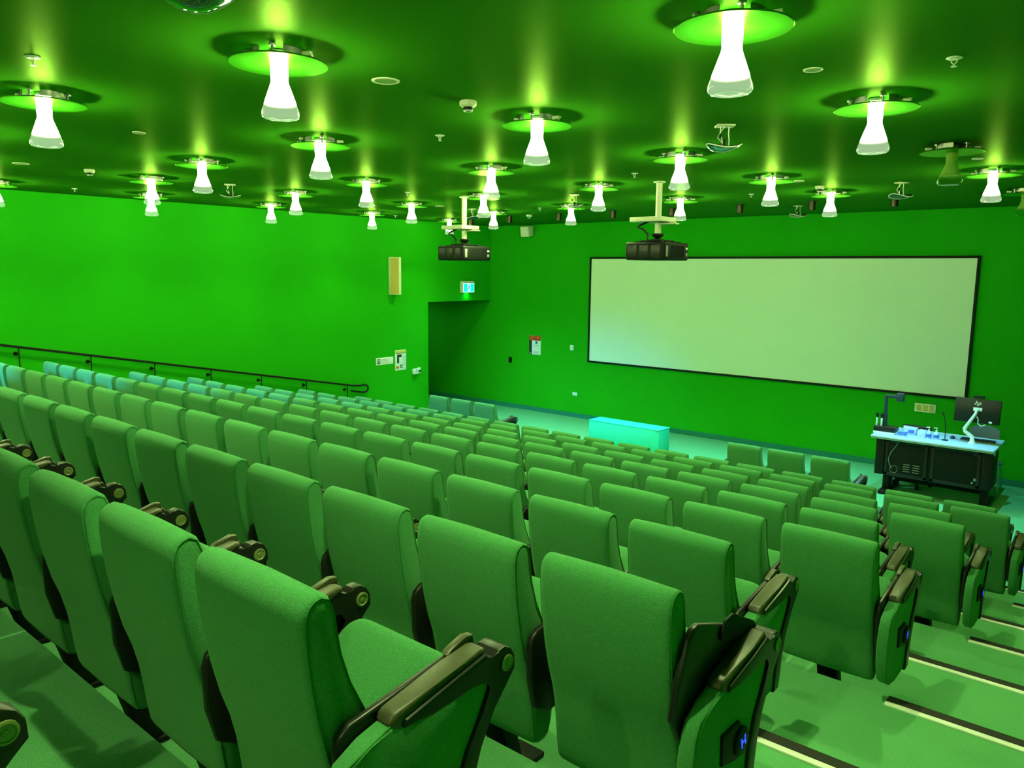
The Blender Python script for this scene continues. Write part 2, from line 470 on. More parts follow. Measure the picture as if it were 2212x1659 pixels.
def cap_mesh(x, wd):
    b = MB(); b.lathe([(0, .0), (.022, .0), (.022, .004), (.017, .0055), (.015, .0035), (.007, .0035), (.006, .005), (0, .005)], 18, (x+wd/2, .480, .692), axis='X')
    return b.mesh('hinge_cap', 'bolt')
TAB = [(.000, .640), (.012, .675), (.040, .695), (.40, .745), (.44, .74), (.452, .72), (.44, .60), (.40, .46), (.34, .385), (.10, .375), (.03, .42), (.004, .52)]
def tab_mesh(x, up=False):
    b = MB(); b.prism(TAB, x-.012, x+.012, .008, seg=3)
    if up:
        pv = Vector((0, .445, .735))
        R = Matrix.Translation(pv) @ Matrix.Rotation(math.radians(-27), 4, 'X') @ Matrix.Translation(-pv)
        b.xform(R)
    return b.mesh('writing_tablet', 'black')
def brack_mesh(x):
    return MB().prism([(.19, .80), (.215, .845), (.27, .850), (.43, .770), (.455, .745), (.43, .735), (.36, .74), (.20, .785)], x+.013, x+.022, .003).mesh('tablet_bracket', 'blackmatte')
GX = 0.280
ME = dict(back=back_mesh(), pipe=pipe_mesh(-1), pipe2=pipe_mesh(1), cush=cushion_mesh(), ped=pedestal_mesh(), foot=foot_mesh(),
          arm=arm_mesh(GX+.012, .044), web=web_mesh(GX+.012), pad=pad_mesh(GX+.012, .044), cap=cap_mesh(GX+.012, .044), arm_end=arm_mesh(GX+.016, .074), pad_end=pad_mesh(GX+.014, .052), cap_end=cap_mesh(GX+.016, .074), hinge=MB().prism([(.335, .742), (.350, .752), (.405, .768), (.428, .764), (.432, .742), (.40, .728)], GX-.040, GX-.016, .004).mesh('tablet_hinge', 'olive'), tab=tab_mesh(GX-.030), tabup=tab_mesh(GX-.030, True), brk=brack_mesh(GX-.030))
PANEL = [(.128, .690), (.25, .705), (.38, .70), (.42, .672), (.428, .645), (.38, .575), (.335, .49), (.312, .40), (.303, .30), (.290, .262), (.15, .262), (.03, .285),
         (-.020, .32), (-.044, .42), (-.052, .52), (-.045, .60), (-.020, .640), (.05, .665)]
ME['panel'] = MB().prism(PANEL, GX-.012, GX+.042, .012, seg=3).mesh('end_panel', 'fabric', angle=50)
ME['ppipe'] = MB().tube([(GX+.036, y, z) for y, z in PANEL[10:]+PANEL[:1]], .003, 5).mesh('piping', 'piping')
ME['sign'] = MB().prism([(.105, .548), (.218, .545), (.300, .462), (.262, .420), (.205, .425), (.108, .452)], GX+.030, GX+.052, .003).lathe([(0, 0), (.045, 0), (.045, .006), (.040, .010), (0, .010)], 20, (GX+.052, .225, .480), axis='X').mesh('row_sign', 'blackmatte')
LET = {}
def letter_mesh(ch):
    if ch not in LET:
        me = text_mesh(ch, 0.050, 'letter', 0.0008, 'row_letter')
        # text lies in x,y: turn so it reads on a face looking along +x, upright, tilted with the sign
        me.transform(Matrix.Translation((GX+.0635, .225, .480)) @ Matrix.Rotation(math.radians(14), 4, 'X') @ Matrix(((0, 0, 1, 0), (1, 0, 0, 0), (0, 1, 0, 0), (0, 0, 0, 1))))
        LET[ch] = me
    return LET[ch]

def add_arm(root, end=False, dx=0.0, tabup=False):
    e_ = '_end' if end else ''
    a = link('armrest', ME['arm'+e_], root, (dx, 0, 0))
    link('arm_pad', ME['pad'+e_], a); link('hinge_cap', ME['cap'+e_], a)
    if not end: link('arm_web', ME['web'], a)
    t = link('writing_tablet', ME['tabup' if tabup else 'tab'], root, (dx, 0, 0))
    link('tablet_bracket' if tabup else 'tablet_hinge', ME['brk' if tabup else 'hinge'], t)
    if end:
        p = link('end_panel', ME['panel'], root, (dx, 0, 0)); link('piping', ME['ppipe'], p)
def seat(loc, label, group, end=False, letter=None, tabup=False, left=False):
    root = thing('auditorium_seat', label, 'seat', loc, group=group)
    b = link('backrest', ME['back'], root); link('piping', ME['pipe'], b); link('piping', ME['pipe2'], b)
    link('seat_cushion', ME['cush'], root)
    p = link('pedestal', ME['ped'], root); link('foot_plate', ME['foot'], p)
    add_arm(root, end, 0.0, tabup)
    if left: add_arm(root, False, -0.584)
    if letter:
        s = link('row_sign', ME['sign'], root); link('row_letter', letter_mesh(letter), s)
    return root

NS = {0: 6, 1: 12, 2: 19, 3: 18, 4: 19, 5: 18, 6: 19, 7: 18, 8: 19, 9: 18}
def rowname(r):
    if r >= 2: return 'row ' + 'ABCDEFGH'[9-r]
    return 'the row behind row H' if r == 1 else 'the rearmost row'
for r in range(0, 10):
    for k in range(NS[r]):
        end = (k == 0)
        lt = 'ABCDEFGH'[9-r] if (r >= 2) else None
        if end and r == 2: lab = 'green aisle-end seat of row H, its black writing tablet swung half up'
        elif end and lt: lab = f'green aisle-end seat with upholstered side panel and lit letter {lt}'
        elif end: lab = f'green aisle-end seat with upholstered side panel in {rowname(r)}'
        else: lab = f'green fabric tip-up seat in {rowname(r)}, {ORD[k]} from the stepped aisle'
        x = X0[r] + 0.20 - 0.56*k
        seat((x, ROWY[r], rowz(r)), lab, 'tip-up seats in the raked rows', end, lt if end else None, end and r == 2, left=(k == NS[r]-1))
for nm, xs in (('doorway', [-10.18, -9.62, -9.06]), ('desk', [-4.36, -3.80, -3.24])):
    for i, x in enumerate(xs):
        where = 'near the dark doorway' if nm == 'doorway' else 'beside the lectern desk'
        pos = ['nearest the handrail wall', 'in the middle', 'farthest from the handrail wall'][i]
        seat((x+0.20, 9.79, 0.0), f'green front-row seat of three {where}, {pos}', 'front seats in threes on the flat floor', left=(i == 0))

# ------------------------------------------------------------------ flask ceiling lamps
FL = [(.0415, -.018), (.042, -.06), (.0425, -.10), (.041, -.128), (.0405, -.140), (.043, -.155), (.067, -.222), (.084, -.268), (.0915, -.288), (.093, -.300), (.089, -.313), (.078, -.321), (.060, -.3235), (.040, -.319), (.0, -.314)]
me_flask = MB().lathe(FL, 28).mesh('glass_flask', 'flask', angle=60)
me_flask_off = me_flask.copy(); me_flask_off.materials.clear(); me_flask_off.materials.append(MT['flaskoff'])
me_disc = MB().lathe([(.046, -.060), (.236, -.060), (.240, -.063), (.236, -.067), (.046, -.067)], 48, closed_prof=True).mesh('acrylic_disc', 'acrylic')
me_band = MB().lathe([(.118, 0.0), (.121, 0.0), (.121, -.036), (.118, -.036)], 24, a0=math.radians(-150), a1=math.radians(150), closed_prof=True).mesh('metal_band', 'steel')
def standoffs():
    b = MB()
    b.tube([(.15, 0, 0), (.15, 0, -.062)], .007, 8); b.box((.15, 0, -.010), (.03, .03, .012), .002)
    return b.mesh('standoff', 'steel')
me_std = standoffs()
me_clip = MB().box((.175, .0, -.03), (.05, .022, .018), .003).mesh('connector_block', 'cream')
me_neck = MB().lathe([(.0, -.004), (.046, -.004), (.046, -.02), (.0, -.02)], 20).mesh('lamp_holder', 'steel')
me_bulb = MB().lathe([(0, -.02), (.022, -.02), (.024, -.16), (.020, -.225), (.011, -.250), (.006, -.262), (0, -.264)], 16).mesh('bulb', pm('glowing_bulb', (1, 1, 1), .5, emit=(LAMP_COL, 12.0)))
LCOL = [-11.42, -9.35, -7.44, -5.44, -3.46, -1.48]
LAMPS = [(5, 3.13, 1), (5, 5.14, 1), (5, 7.28, 0), (5, 9.17, 1), (5, 11.41, 0), (5, 1.08, 1), (5, -0.95, 1),
         (4, 2.30, 1), (4, 4.34, 1), (4, 6.39, 1), (4, 8.45, 1), (4, 10.39, 1),
         (3, 1.93, 1), (3, 3.98, 1), (3, 6.08, 1), (3, 8.04, 1), (3, 10.10, 1), (3, -0.1, 1),
         (2, 4.03, 1), (2, 6.09, 1), (2, 8.16, 1), (2, 10.23, 1), (2, 1.98, 1), (2, -0.07, 1),
         (1, 4.42, 1), (1, 6.41, 1), (1, 8.56, 1), (1, 10.52, 1), (1, 2.38, 1), (1, 0.35, 1),
         (0, 3.42, 1), (0, 5.38, 1), (0, 7.35, 1), (0, 9.47, 1), (0, 11.62, 1), (0, 1.4, 1)]
def over(y):
    if y > 9.6: return 'ahead of row A'
    if y < -0.8: return 'at the back'
    r = min(ROWY, key=lambda q: abs(ROWY[q]+0.15-y))
    return 'over ' + rowname(r)
for i, (c, y, lit) in enumerate(LAMPS):
    x = LCOL[c]
    if c == 0 and y > 11: x = -11.55
    lab = f'{"lit" if lit else "unlit green"} glass flask ceiling lamp {over(y)}, {ORD[c]} from the handrail wall'
    L = thing('flask_ceiling_lamp', lab, 'ceiling lamp', (x, y, CEIL), (0, 0, random.uniform(-.4, .4)), 'flask lamps across the ceiling')
    link('glass_flask', me_flask if lit else me_flask_off, L)
    link('acrylic_disc', me_disc, L)
    if lit:
        link('bulb', me_bulb, L)
        q_ = spot('bulb_light', (0, 0, -.272), (0, 0, -3), BULB_W, LAMP_COL, 124, 0.9, .022); q_.parent = L
    link('metal_band', me_band, L, rot=(0, 0, 2.2))
    link('lamp_holder', me_neck, L)
    for q in range(4): link('standoff', me_std, L, rot=(0, 0, PI/4+q*PI/2))
    for q in range(2): link('connector_block', me_clip, L, rot=(0, 0, 0.25+q*PI))

# ------------------------------------------------------------------ ceiling fittings
def dish_mesh():
    b = MB(); nr, na = 6, 32; top = []; bot = []
    for j in range(nr+1):
        r = .125*j/nr; rt_, rb = [], []
        for k in range(na):
            a = 2*PI*k/na; x, y = r*math.cos(a), r*math.sin(a)
            z = 1.2*(r*r)*math.cos(2*a) + 1.1*r*r
            rt_.append(b.bm.verts.new((x, y, z))); rb.append(b.bm.verts.new((x, y, z-.007-.018*(1-(r/.125)**2))))
        top.append(rt_); bot.append(rb)
    for L_ in (top, bot):
        for j in range(nr):
            for k in range(na): b._f([L_[j][k], L_[j][(k+1) % na], L_[j+1][(k+1) % na], L_[j+1][k]])
    for k in range(na): b._f([top[nr][k], top[nr][(k+1) % na], bot[nr][(k+1) % na], bot[nr][k]])
    bmesh.ops.remove_doubles(b.bm, verts=b.bm.verts[:], dist=1e-5)
    return b.mesh('curved_dish', 'clear', angle=60)
def dishtop_mesh():
    b = MB(); nr, na = 5, 32; g = []
    for j in range(nr+1):
        r = .118*j/nr
        g.append([b.bm.verts.new((r*math.cos(2*PI*k/na), r*math.sin(2*PI*k/na), 1.2*r*r*math.cos(4*PI*k/na)+1.1*r*r+.003)) for k in range(na)])
    for j in range(nr):
        for k in range(na): b._f([g[j][k], g[j][(k+1) % na], g[j+1][(k+1) % na], g[j+1][k]])
    bmesh.ops.remove_doubles(b.bm, verts=b.bm.verts[:], dist=1e-5)
    bmesh.ops.solidify(b.bm, geom=b.bm.faces[:], thickness=.003)
    return b.mesh('dark_backing', 'blackmatte')
def rim_mesh():
    pts = []
    for k in range(33):
        a = 2*PI*k/32; r = .125; pts.append((r*math.cos(a), r*math.sin(a), 1.2*r*r*math.cos(2*a)+1.1*r*r-.004))
    return MB().tube(pts, .0045, 6, cap=False).mesh('dish_rim', 'white')
md, mdt, mdr = dish_mesh(), dishtop_mesh(), rim_mesh()
m_plate = MB().box((0, 0, -.006), (.13, .10, .012), .003).mesh('ceiling_plate', 'cream')
def wire(p, r=.004): return MB().tube(p, r, 6).mesh('cable', 'white')
mw = [wire([(-.03, 0, -.01), (-.032, 0, -.05), (-.015, .01, -.10), (.0, .01, -.145)]),
      wire([(.03, 0, -.01), (.028, 0, -.06), (.035, .0, -.11), (.03, -.01, -.145)]),
      wire([(0, 0, -.01), (-.03, .01, -.05), (-.045, .02, -.085), (-.01, .02, -.12), (.0, .0, -.145)], .003)]
mstem = MB().tube([(0, 0, -.10), (0, 0, -.156)], .009, 8).box((-.03, .0, -.075), (.014, .014, .03), .003).mesh('stem', 'blackmatte')
DISH = [(-2.60, 1.42, 'over row H'), (-2.577, 5.40, 'over row E near the aisle'), (-9.31, 5.41, 'over row E by the handrail wall'), (-9.375, 9.99, 'behind the projector by the doorway'),
        (-6.44, 8.925, 'over row A between the two projectors'), (-2.50, 9.875, 'before the lectern desk'), (-4.576, 12.30, 'close to the screen wall')]
for i, (x, y, wh) in enumerate(DISH):
    d = thing('hanging_dish', f'small curved clear dish hung on cables from ceiling, {wh}', 'ceiling fitting', (x, y, CEIL), (0, 0, math.radians([70, 40, 55, -20, 30, 60, 50][i])), 'curved dishes hanging from the ceiling')
    link('ceiling_plate', m_plate, d)
    for q in mw: link('cable', q, d)
    link('stem', mstem, d)
    k = link('curved_dish', md, d, (0, 0, -.165)); link('dark_backing', mdt, k); link('dish_rim', mdr, k)

ms_body = MB().lathe([(0, 0), (.052, 0), (.054, -.004), (.054, -.026), (.050, -.030), (.040, -.038), (.0, -.038)], 24).mesh('detector_base', 'cream')
ms_head = MB().lathe([(0, -.036), (.030, -.036), (.032, -.050), (.026, -.060), (0, -.060)], 20).mesh('detector_head', 'blackmatte')
ms_ring = MB().lathe([(.020, -.057), (.030, -.057), (.030, -.063), (.020, -.063)], 20, closed_prof=True).mesh('detector_cage', 'white')
for x, y, wh in ((-3.502, 3.691, 'over row F'), (-9.227, 3.684, 'over row F by the handrail wall'), (-3.382, 9.743, 'ahead of row A'), (-9.44, 11.635, 'near the wall loudspeaker by the screen')):
    d = thing('smoke_detector', f'round cream smoke detector on the ceiling {wh}', 'smoke detector', (x, y, CEIL), group='smoke detectors on the ceiling')
    link('detector_base', ms_body, d); link('detector_head', ms_head, d); link('detector_cage', ms_ring, d)
mp_esc = MB().lathe([(0, 0), (.036, 0), (.038, -.003), (.030, -.007), (0, -.007)], 20).mesh('escutcheon', 'white')
mp_yoke = MB().tube([(-.013, 0, -.005), (-.012, 0, -.022), (0, 0, -.034), (.012, 0, -.022), (.013, 0, -.005)], .0035, 6).tube([(0, 0, -.03), (0, 0, -.042)], .004, 6).mesh('yoke', 'cream')
mp_def = MB().lathe([(0, -.041), (.014, -.041), (.014, -.044), (0, -.044)], 14).mesh('deflector', 'white')
SPR = [(-4.554, 1.579, 'over the row behind row G, second'), (-0.927, 4.425, 'over the aisle'), (-4.541, 4.464, 'over row F'), (-11.625, 4.432, 'over row F close to the handrail wall'), (-4.543, 7.392, 'over row C'),
       (-4.438, 10.193, 'ahead of row A, right of the projectors'), (-8.15, 7.387, 'over row C, beside the doorway-side projector'), (-11.771, 10.347, 'ahead of row A close to the handrail wall'), (-8.264, 10.467, 'ahead of row A between the projectors')]
SPR[0] = (-4.554, 1.579, 'over row H')
for x, y, wh in SPR:
    d = thing('fire_sprinkler', f'small white fire sprinkler on the ceiling {wh}', 'sprinkler', (x, y, CEIL), group='fire sprinklers on the ceiling')
    link('escutcheon', mp_esc, d); link('yoke', mp_yoke, d); link('deflector', mp_def, d)
mc_ring = MB().lathe([(.062, 0), (.080, 0), (.080, -.003), (.075, -.006), (.062, -.004)], 32, closed_prof=True).mesh('trim_ring', 'cream')
mc_face = MB().lathe([(0, -.0035), (.064, -.0035), (.064, 0), (0, 0)], 32).mesh('grille_face', pm('green_grille', (0.16, 0.34, 0.08), 0.6, noise=(400, .3)))
CSP = [(-3.507, 3.022, 1.0, 'over row G'), (-1.545, 4.234, .62, 'near the aisle over row F'), (-6.38, 2.94, .62, 'over row G, mid row'), (-9.302, 3.039, 1.0, 'over row G by the handrail wall'),
       (-3.41, 9.073, 1.0, 'over row A'), (-1.467, 8.253, .62, 'over row A near the aisle'), (-9.436, 9.27, 1.0, 'over row A by the handrail wall')]
for x, y, s_, wh in CSP:
    d = thing('ceiling_speaker', f'flat round flush ceiling speaker with pale ring {wh}', 'ceiling speaker', (x, y, CEIL), group='flush ceiling speakers')
    d.scale = (s_*1.0, s_*1.0, 1)
    link('trim_ring', mc_ring, d); link('grille_face', mc_face, d)
md_fl = MB().lathe([(0, 0), (.085, 0), (.085, -.004), (0, -.004)], 28).mesh('flange', 'blackmatte')
md_cy = MB().lathe([(.048, -.004), (.050, -.004), (.050, -.125), (.048, -.125), (.044, -.118), (.044, -.03), (.0, -.03), (.0, -.004)], 28).mesh('cylinder_body', pm('dark_bronze', (.035, .03, .018), .3, metal=.8))
md_le = MB().lathe([(0, -.075), (.044, -.075), (.044, -.072), (0, -.072)], 20).mesh('lamp_lens', pm('downlight_lens', (.6, .7, .7), .3, emit=(DOWN_COL, 6.0)))
DL = [-11.281, -9.95, -8.75, -7.58, -6.43, -5.25, -4.142, -3.023, -1.944]
for i, x in enumerate(DL):
    y = 11.66 if i else 12.0
    d = thing('downlight', f'black cylinder downlight before the screen wall, {ORD[i]} from the handrail wall', 'downlight', (x, y, CEIL), group='black cylinder downlights in a line')
    link('flange', md_fl, d); link('cylinder_body', md_cy, d); link('lamp_lens', md_le, d)
    sp_ = spot('downlight_beam', (x, y, CEIL-.13), (x-(.0), y-.25 if i else y+.2, 0), DOWN_W, DOWN_COL, 92, 1.0, .035)
    sp_.parent = d; sp_.matrix_parent_inverse = Matrix.Translation((x, y, CEIL)).inverted()

# ------------------------------------------------------------------ projectors
def projector(x, y, wh):
    P = thing('ceiling_projector', f'black projector hung on a cream ceiling pole {wh}', 'projector', (x, y, CEIL), group='projectors on ceiling poles')
    ob('ceiling_flange', MB().lathe([(0, 0), (.07, 0), (.07, -.012), (.04, -.02), (0, -.02)], 20), 'cream', P)
    ob('pole', MB().tube([(0, 0, -.01), (0, 0, -.62)], .036, 16), 'cream', P)
    sh = ob('equipment_shelf', MB().box((-.06, -.02, -.44), (.42, .36, .055), .006), 'cream', P)
    ob('support_flange', MB().box((.11, .05, -.485), (.22, .12, .018), .006), 'cream', sh)
    mt = ob('mount_bracket', MB().lathe([(.0, -.60), (.07, -.60), (.075, -.62), (.05, -.64), (.03, -.66), (.06, -.675), (.0, -.675)], 16).box((0, 0, -.685), (.30, .26, .014), .004), 'blackmatte', P)
    for a, b in (((-.02, .02), (-.2, .2)), ((.02, .02), (.2, .2)), ((-.02, -.02), (-.2, -.2)), ((.02, -.02), (.2, -.2))):
        ob('mount_arm', MB().tube([(a[0], a[1], -.665), (b[0]*.6, b[1]*.6, -.692), (b[0], b[1], -.705)], .008, 6), 'blackmatte', mt)
    body = ob('projector_body', MB().box((0, 0, -.810), (.52, .58, .205), .022, seg=3), 'blackmatte', P)
    for i in range(3):
        ob('vent_opening', MB().box((-.165+.155*i, -.289, -.812), (.125, .008, .15), .006), 'black', body)
        b = MB()
        for k in range(7): b.box((-.165+.155*i, -.294, -.872+.02*k), (.118, .004, .004))
        v = ob('vent_grille', b, 'black', body); v['kind'] = 'stuff'
    b = MB()
    for k in range(20): b.box((.2605, -.14+.016*k, -.812), (.004, .006, .14))
    v = ob('side_grille', b, 'blackmatte', body); v['kind'] = 'stuff'
    ob('control_strip', MB().box((.261, -.235, -.812), (.006, .045, .12), .002), 'greyink', body)
    ob('port_label', MB().box((.261, .235, -.775), (.006, .04, .025), .001), 'paper', body)
    ob('port_label', MB().box((.261, .235, -.84), (.006, .04, .04), .001), 'greyink', body)
    ob('cable', MB().tube([(-.10, -.05, -.46), (-.19, -.09, -.50), (-.22, -.1, -.525), (-.15, -.09, -.55), (-.09, -.08, -.61), (-.10, -.08, -.70)], .012, 8), 'black', P)
    return P
projector(-7.959, 8.315, 'beside the exit doorway')
projector(-4.711, 8.225, 'before the middle of the screen')

# ------------------------------------------------------------------ projection screen on the front wall
sx0, sx1, sz0, sz1 = -9.725, -2.338, 1.289, 3.586
scr = thing('projection_screen', 'wide blank white projection screen with thin black border on the front wall', 'screen', ((sx0+sx1)/2, YF-.004, sz0))
hw, hh = (sx1-sx0)/2, sz1-sz0
ob('screen_surface', MB().box((0, -.022, hh/2), (2*hw-.06, .010, hh-.06)), 'screen', scr, smooth=False)
for c_, d_ in (((0, -.022, .02), (2*hw, .044, .04)), ((0, -.022, hh-.02), (2*hw, .044, .04)), ((-hw+.02, -.022, hh/2), (.04, .044, hh-.08)), ((hw-.02, -.022, hh/2), (.04, .044, hh-.08))):
    ob('border_bar', MB().box(c_, d_, .004), 'blackmatte', scr)

# ------------------------------------------------------------------ left wall fittings (x = XL)
hr = thing('handrail', 'dark steel handrail sloping down along the left wall to a looped end', 'handrail', (XL, 3.0, 0))
def rz(y): return (3.27-1.111) + (y-3.661)*((-2.345+1.180)/(9.712-3.888))
HX = XL+.08
path = [(HX, 0.6, rz(0.6)), (HX, 9.7, rz(9.7)), (HX, 9.85, rz(9.85)), (HX, 10.02, rz(9.95)), (HX, 10.15, rz(9.95)+.005), (HX, 10.21, rz(9.95)-.01), (HX, 10.245, rz(9.95)-.05), (HX, 10.245, rz(9.95)-.10), (HX, 10.205, rz(9.95)-.14), (HX, 10.13, rz(9.95)-.15), (HX, 9.96, rz(9.95)-.115), (HX-.04, 9.83, rz(9.95)-.085)]
off = Vector((-XL, -3.0, 0))
ob('rail', MB().tube([Vector(p)+off for p in path], .019, 10), 'blackmatte', hr)
for q in range(10):
    y = 3.888 + .971*(q-3)
    fz = 0.0
    for r in range(0, 10):
        if y < EDGE[r]: fz = rowz(r-1); break
    else: fz = 0.0
    ob('post', MB().tube([Vector((HX, y, rz(y)))+off, Vector((HX, y, fz))+off], .0085, 8), 'blackmatte', hr)
    ob('wall_bracket', MB().tube([Vector((HX, y, rz(y)-.10))+off, Vector((XL, y-.02, rz(y)-.10))+off], .008, 8).lathe([(0, 0), (.030, 0), (.030, .008), (0, .008)], 16, tuple(Vector((XL, y-.02, rz(y)-.10))+off), axis='X'), 'blackmatte', hr)

sp = thing('column_loudspeaker', 'tall cream column loudspeaker with mustard grille on the left wall', 'loudspeaker', (XL, 11.03, 2.745))
ob('cabinet', MB().prism([(0, -.12), (.045, -.12), (.16, .03), (.16, .09), (.0, .09)], 0, .785, .006, axis='Z'), 'cream', sp)
ob('grille', MB().prism([(.050, -.115), (.054, -.118), (.163, .024), (.159, .027)], .015, .77, axis='Z'), 'grille', sp)

ex = thing('exit_sign', 'glowing teal running-man exit sign above the dark doorway', 'exit sign', (XL, 13.28, 2.745))
ob('housing', MB().box((.035, 0, .145), (.07, .42, .27), .006), 'cream', ex)
fc = ob('sign_face', MB().box((.074, .01, .125), (.010, .37, .21), .002), 'exitwhite', ex)
ob('teal_field', MB().box((.080, .01, .125), (.004, .345, .185)), 'exit', ex)
dp = ob('door_pictogram', MB().box((.0825, .01, .125), (.003, .095, .165)), 'exitwhite', ex)
mn = MB()
mn.lathe([(0, 0), (.013, 0), (.013, .003), (0, .003)], 12, (.084, .022, .19), axis='X')
for a, b, t_ in (((.018, .172), (-.004, .118), .010), ((.016, .165), (.040, .140), .006), ((.016, .165), (-.016, .150), .006), ((-.004, .118), (.024, .095), .008), ((.024, .095), (.020, .062), .007), ((-.004, .118), (-.022, .085), .008), ((-.022, .085), (-.04, .075), .007)):
    mn.tube([(.0855, a[0], a[1]), (.0855, b[0], b[1])], t_*.8, 6)
ob('running_figure', mn, 'ink', ex)
lt = bpy.data.lights.new('exit_glow', 'AREA'); lt.shape = 'RECTANGLE'; lt.size = .30; lt.size_y = .05; lt.energy = 1.6; lt.color = (.05, 1.0, .75)
lo = bpy.data.objects.new('exit_glow', lt); C.objects.link(lo); lo.parent = ex; lo.location = (.05, 0, .004)

def plate(name, label, cat, y0, y1, z0, z1, mat='paper', th=.006, group=None):
    t_ = thing(name, label, cat, (XL, (y0+y1)/2, z0), group=group)
    ob('sheet', MB().box((th/2, 0, (z1-z0)/2), (th, y1-y0, z1-z0), .001), mat, t_)
    return t_
def mark(t_, nm, mat, u, v, du, dv, th=.006, front=False):
    """flat printed patch, u across and v up from the sheet's lower middle"""
    if front: ob(nm, MB().box((u, -th-.0008, v), (du, .0016, dv)), mat, t_, smooth=False)
    else: ob(nm, MB().box((th+.0008, u, v), (.0016, du, dv)), mat, t_, smooth=False)
# hearing-loop style notice
t1 = plate('wall_notice', 'small white landscape notice with dark symbol beside the evacuation poster', 'sign', 10.535, 11.006, 1.268, 1.420)
mark(t1, 'symbol_panel', 'blueink', -.165, .075, .085, .105)
ob('ear_symbol', MB().tube([(.0095, -.185, .055), (.0095, -.19, .085), (.0095, -.175, .11), (.0095, -.15, .11), (.0095, -.14, .085), (.0095, -.155, .06), (.0095, -.16, .042)], .006, 6), 'paper', t1)
for k in range(3): mark(t1, 'text_line', 'greyink', .02-.01*k, .11-.03*k, .22-.02*k, .008)
t2 = plate('evacuation_poster', 'portrait evacuation poster with yellow header and floor plan on left wall', 'poster', 11.062, 11.376, 1.108, 1.549)
mark(t2, 'header_band', 'yellow', 0, .405, .29, .05); mark(t2, 'header_rule', 'ink', 0, .370, .29, .012)
mark(t2, 'floor_plan', 'ink', -.075, .25, .055, .19); mark(t2, 'floor_plan', 'ink', -.01, .315, .08, .06)
mark(t2, 'orange_box', 'orange', -.095, .065, .09, .05); mark(t2, 'small_plan', 'skirt', .02, .085, .07, .07); mark(t2, 'white_gap', 'paper', .03, .085, .04, .02, th=.0076)
for k in range(6): mark(t2, 'text_line', 'greyink', .095, .30-.035*k, .075, .007)
mark(t2, 'header_mark', 'orange', -.115, .405, .04, .018, th=.0076); mark(t2, 'header_mark', 'orange', .12, .412, .03, .014, th=.0076)
t3 = thing('wall_control_box', 'white box control with slot on the left wall by the doorway', 'wall control', (XL, 11.622, .987))
ob('casing', MB().box((.03, 0, .058), (.06, .137, .116), .006), 'white', t3)
ob('slot', MB().box((.061, .015, .09), (.003, .04, .012)), 'ink', t3); ob('slot_label', MB().box((.061, .01, .06), (.003, .06, .008)), 'greyink', t3)
t4 = thing('key_switch_plate', 'white plate with black round knob next to the doorway edge', 'wall switch', (XL, 11.755, .987))
ob('plate', MB().box((.005, 0, .066), (.010, .097, .133), .003), 'white', t4)
ob('knob', MB().lathe([(0, 0), (.022, 0), (.020, .03), (0, .032)], 16, (.010, .01, .058), axis='X'), 'black', t4)

# ------------------------------------------------------------------ front wall fittings (y = YF)
def fplate(name, label, cat, x0, x1, z0, z1, mat, th=.008):
    t_ = thing(name, label, cat, ((x0+x1)/2, YF, z0))
    ob('plate', MB().box((0, -th/2, (z1-z0)/2), (x1-x0, th, z1-z0), .0015), mat, t_)
    return t_
t5 = fplate('notice_poster', 'portrait notice with red header and black side band on the front wall', 'poster', -11.413, -11.072, 1.338, 1.782, 'paper')
mark(t5, 'red_header', 'red', 0, .385, .34, .115, .008, True); mark(t5, 'black_band', 'ink', -.13, .165, .08, .325, .008, True)
for k in range(3): mark(t5, 'headline', 'orange', -.075-.012*k, .42-.032*k, .15-.03*k, .018, .0096, True)
mark(t5, 'headline_mark', 'orange', .09, .40, .07, .05, .0096, True)
ob('round_emblem', MB().lathe([(0, 0), (.032, 0), (.032, .002), (0, .002)], 20, (.045, -.010, .285), axis='Y'), 'blueink', t5)
for k in range(5): mark(t5, 'text_line', 'greyink', .045, .225-.022*(k if k < 2 else k+5), .15, .006, .008, True)
mark(t5, 'band_mark', 'paper', -.135, .03, .02, .025, .0096, True)
t6 = fplate('light_switch', 'small white blank switch plate between poster and screen', 'wall switch', -10.229, -10.136, 1.516, 1.635, 'white', .010)
ob('rocker', MB().box((0, -.012, .06), (.03, .006, .06), .002), 'cream', t6)
t7 = fplate('card_reader', 'small dark card reader on the front wall near the doorway corner', 'card reader', -12.034, -11.944, 1.091, 1.218, 'black', .022)
ob('reader_led', MB().box((0, -.0235, .10), (.02, .003, .006)), 'greyink', t7)
t8 = fplate('power_outlet', 'white double power outlet low on the front wall', 'power outlet', -10.136, -10.006, .497, .568, 'white', .010)
for u in (-.03, .03): ob('outlet_socket', MB().lathe([(0, 0), (.018, 0), (.018, .003), (0, .003)], 16, (u, -.0125, .036), axis='Y'), 'cream', t8)
t9 = fplate('switch_panel', 'white three-gang panel of yellow switches behind the lectern desk', 'wall switch', -3.095, -2.777, 1.016, 1.157, 'white', .014)
for u in (-.095, 0, .095):
    ob('switch_block', MB().box((u, -.017, .07), (.078, .008, .105), .002), 'yellowswitch', t9)
    for k in range(4): ob('switch_slot', MB().box((u, -.0222, .032+.025*k), (.055, .002, .006)), 'greyink', t9)
sw = thing('wall_loudspeaker', 'small white box loudspeaker high in the front wall corner', 'loudspeaker', (-11.44, YF, 4.05))
ob('cabinet', MB().box((0, -.12, .12), (.24, .18, .235), .012, rot=(math.radians(8), 0, 0)), 'cream', sw)
ob('grille', MB().box((0, -.213, .112), (.20, .006, .19), .002, rot=(math.radians(8), 0, 0)), 'white', sw)
ob('mount_bracket', MB().box((0, -.02, .14), (.05, .05, .08), .004), 'white', sw)

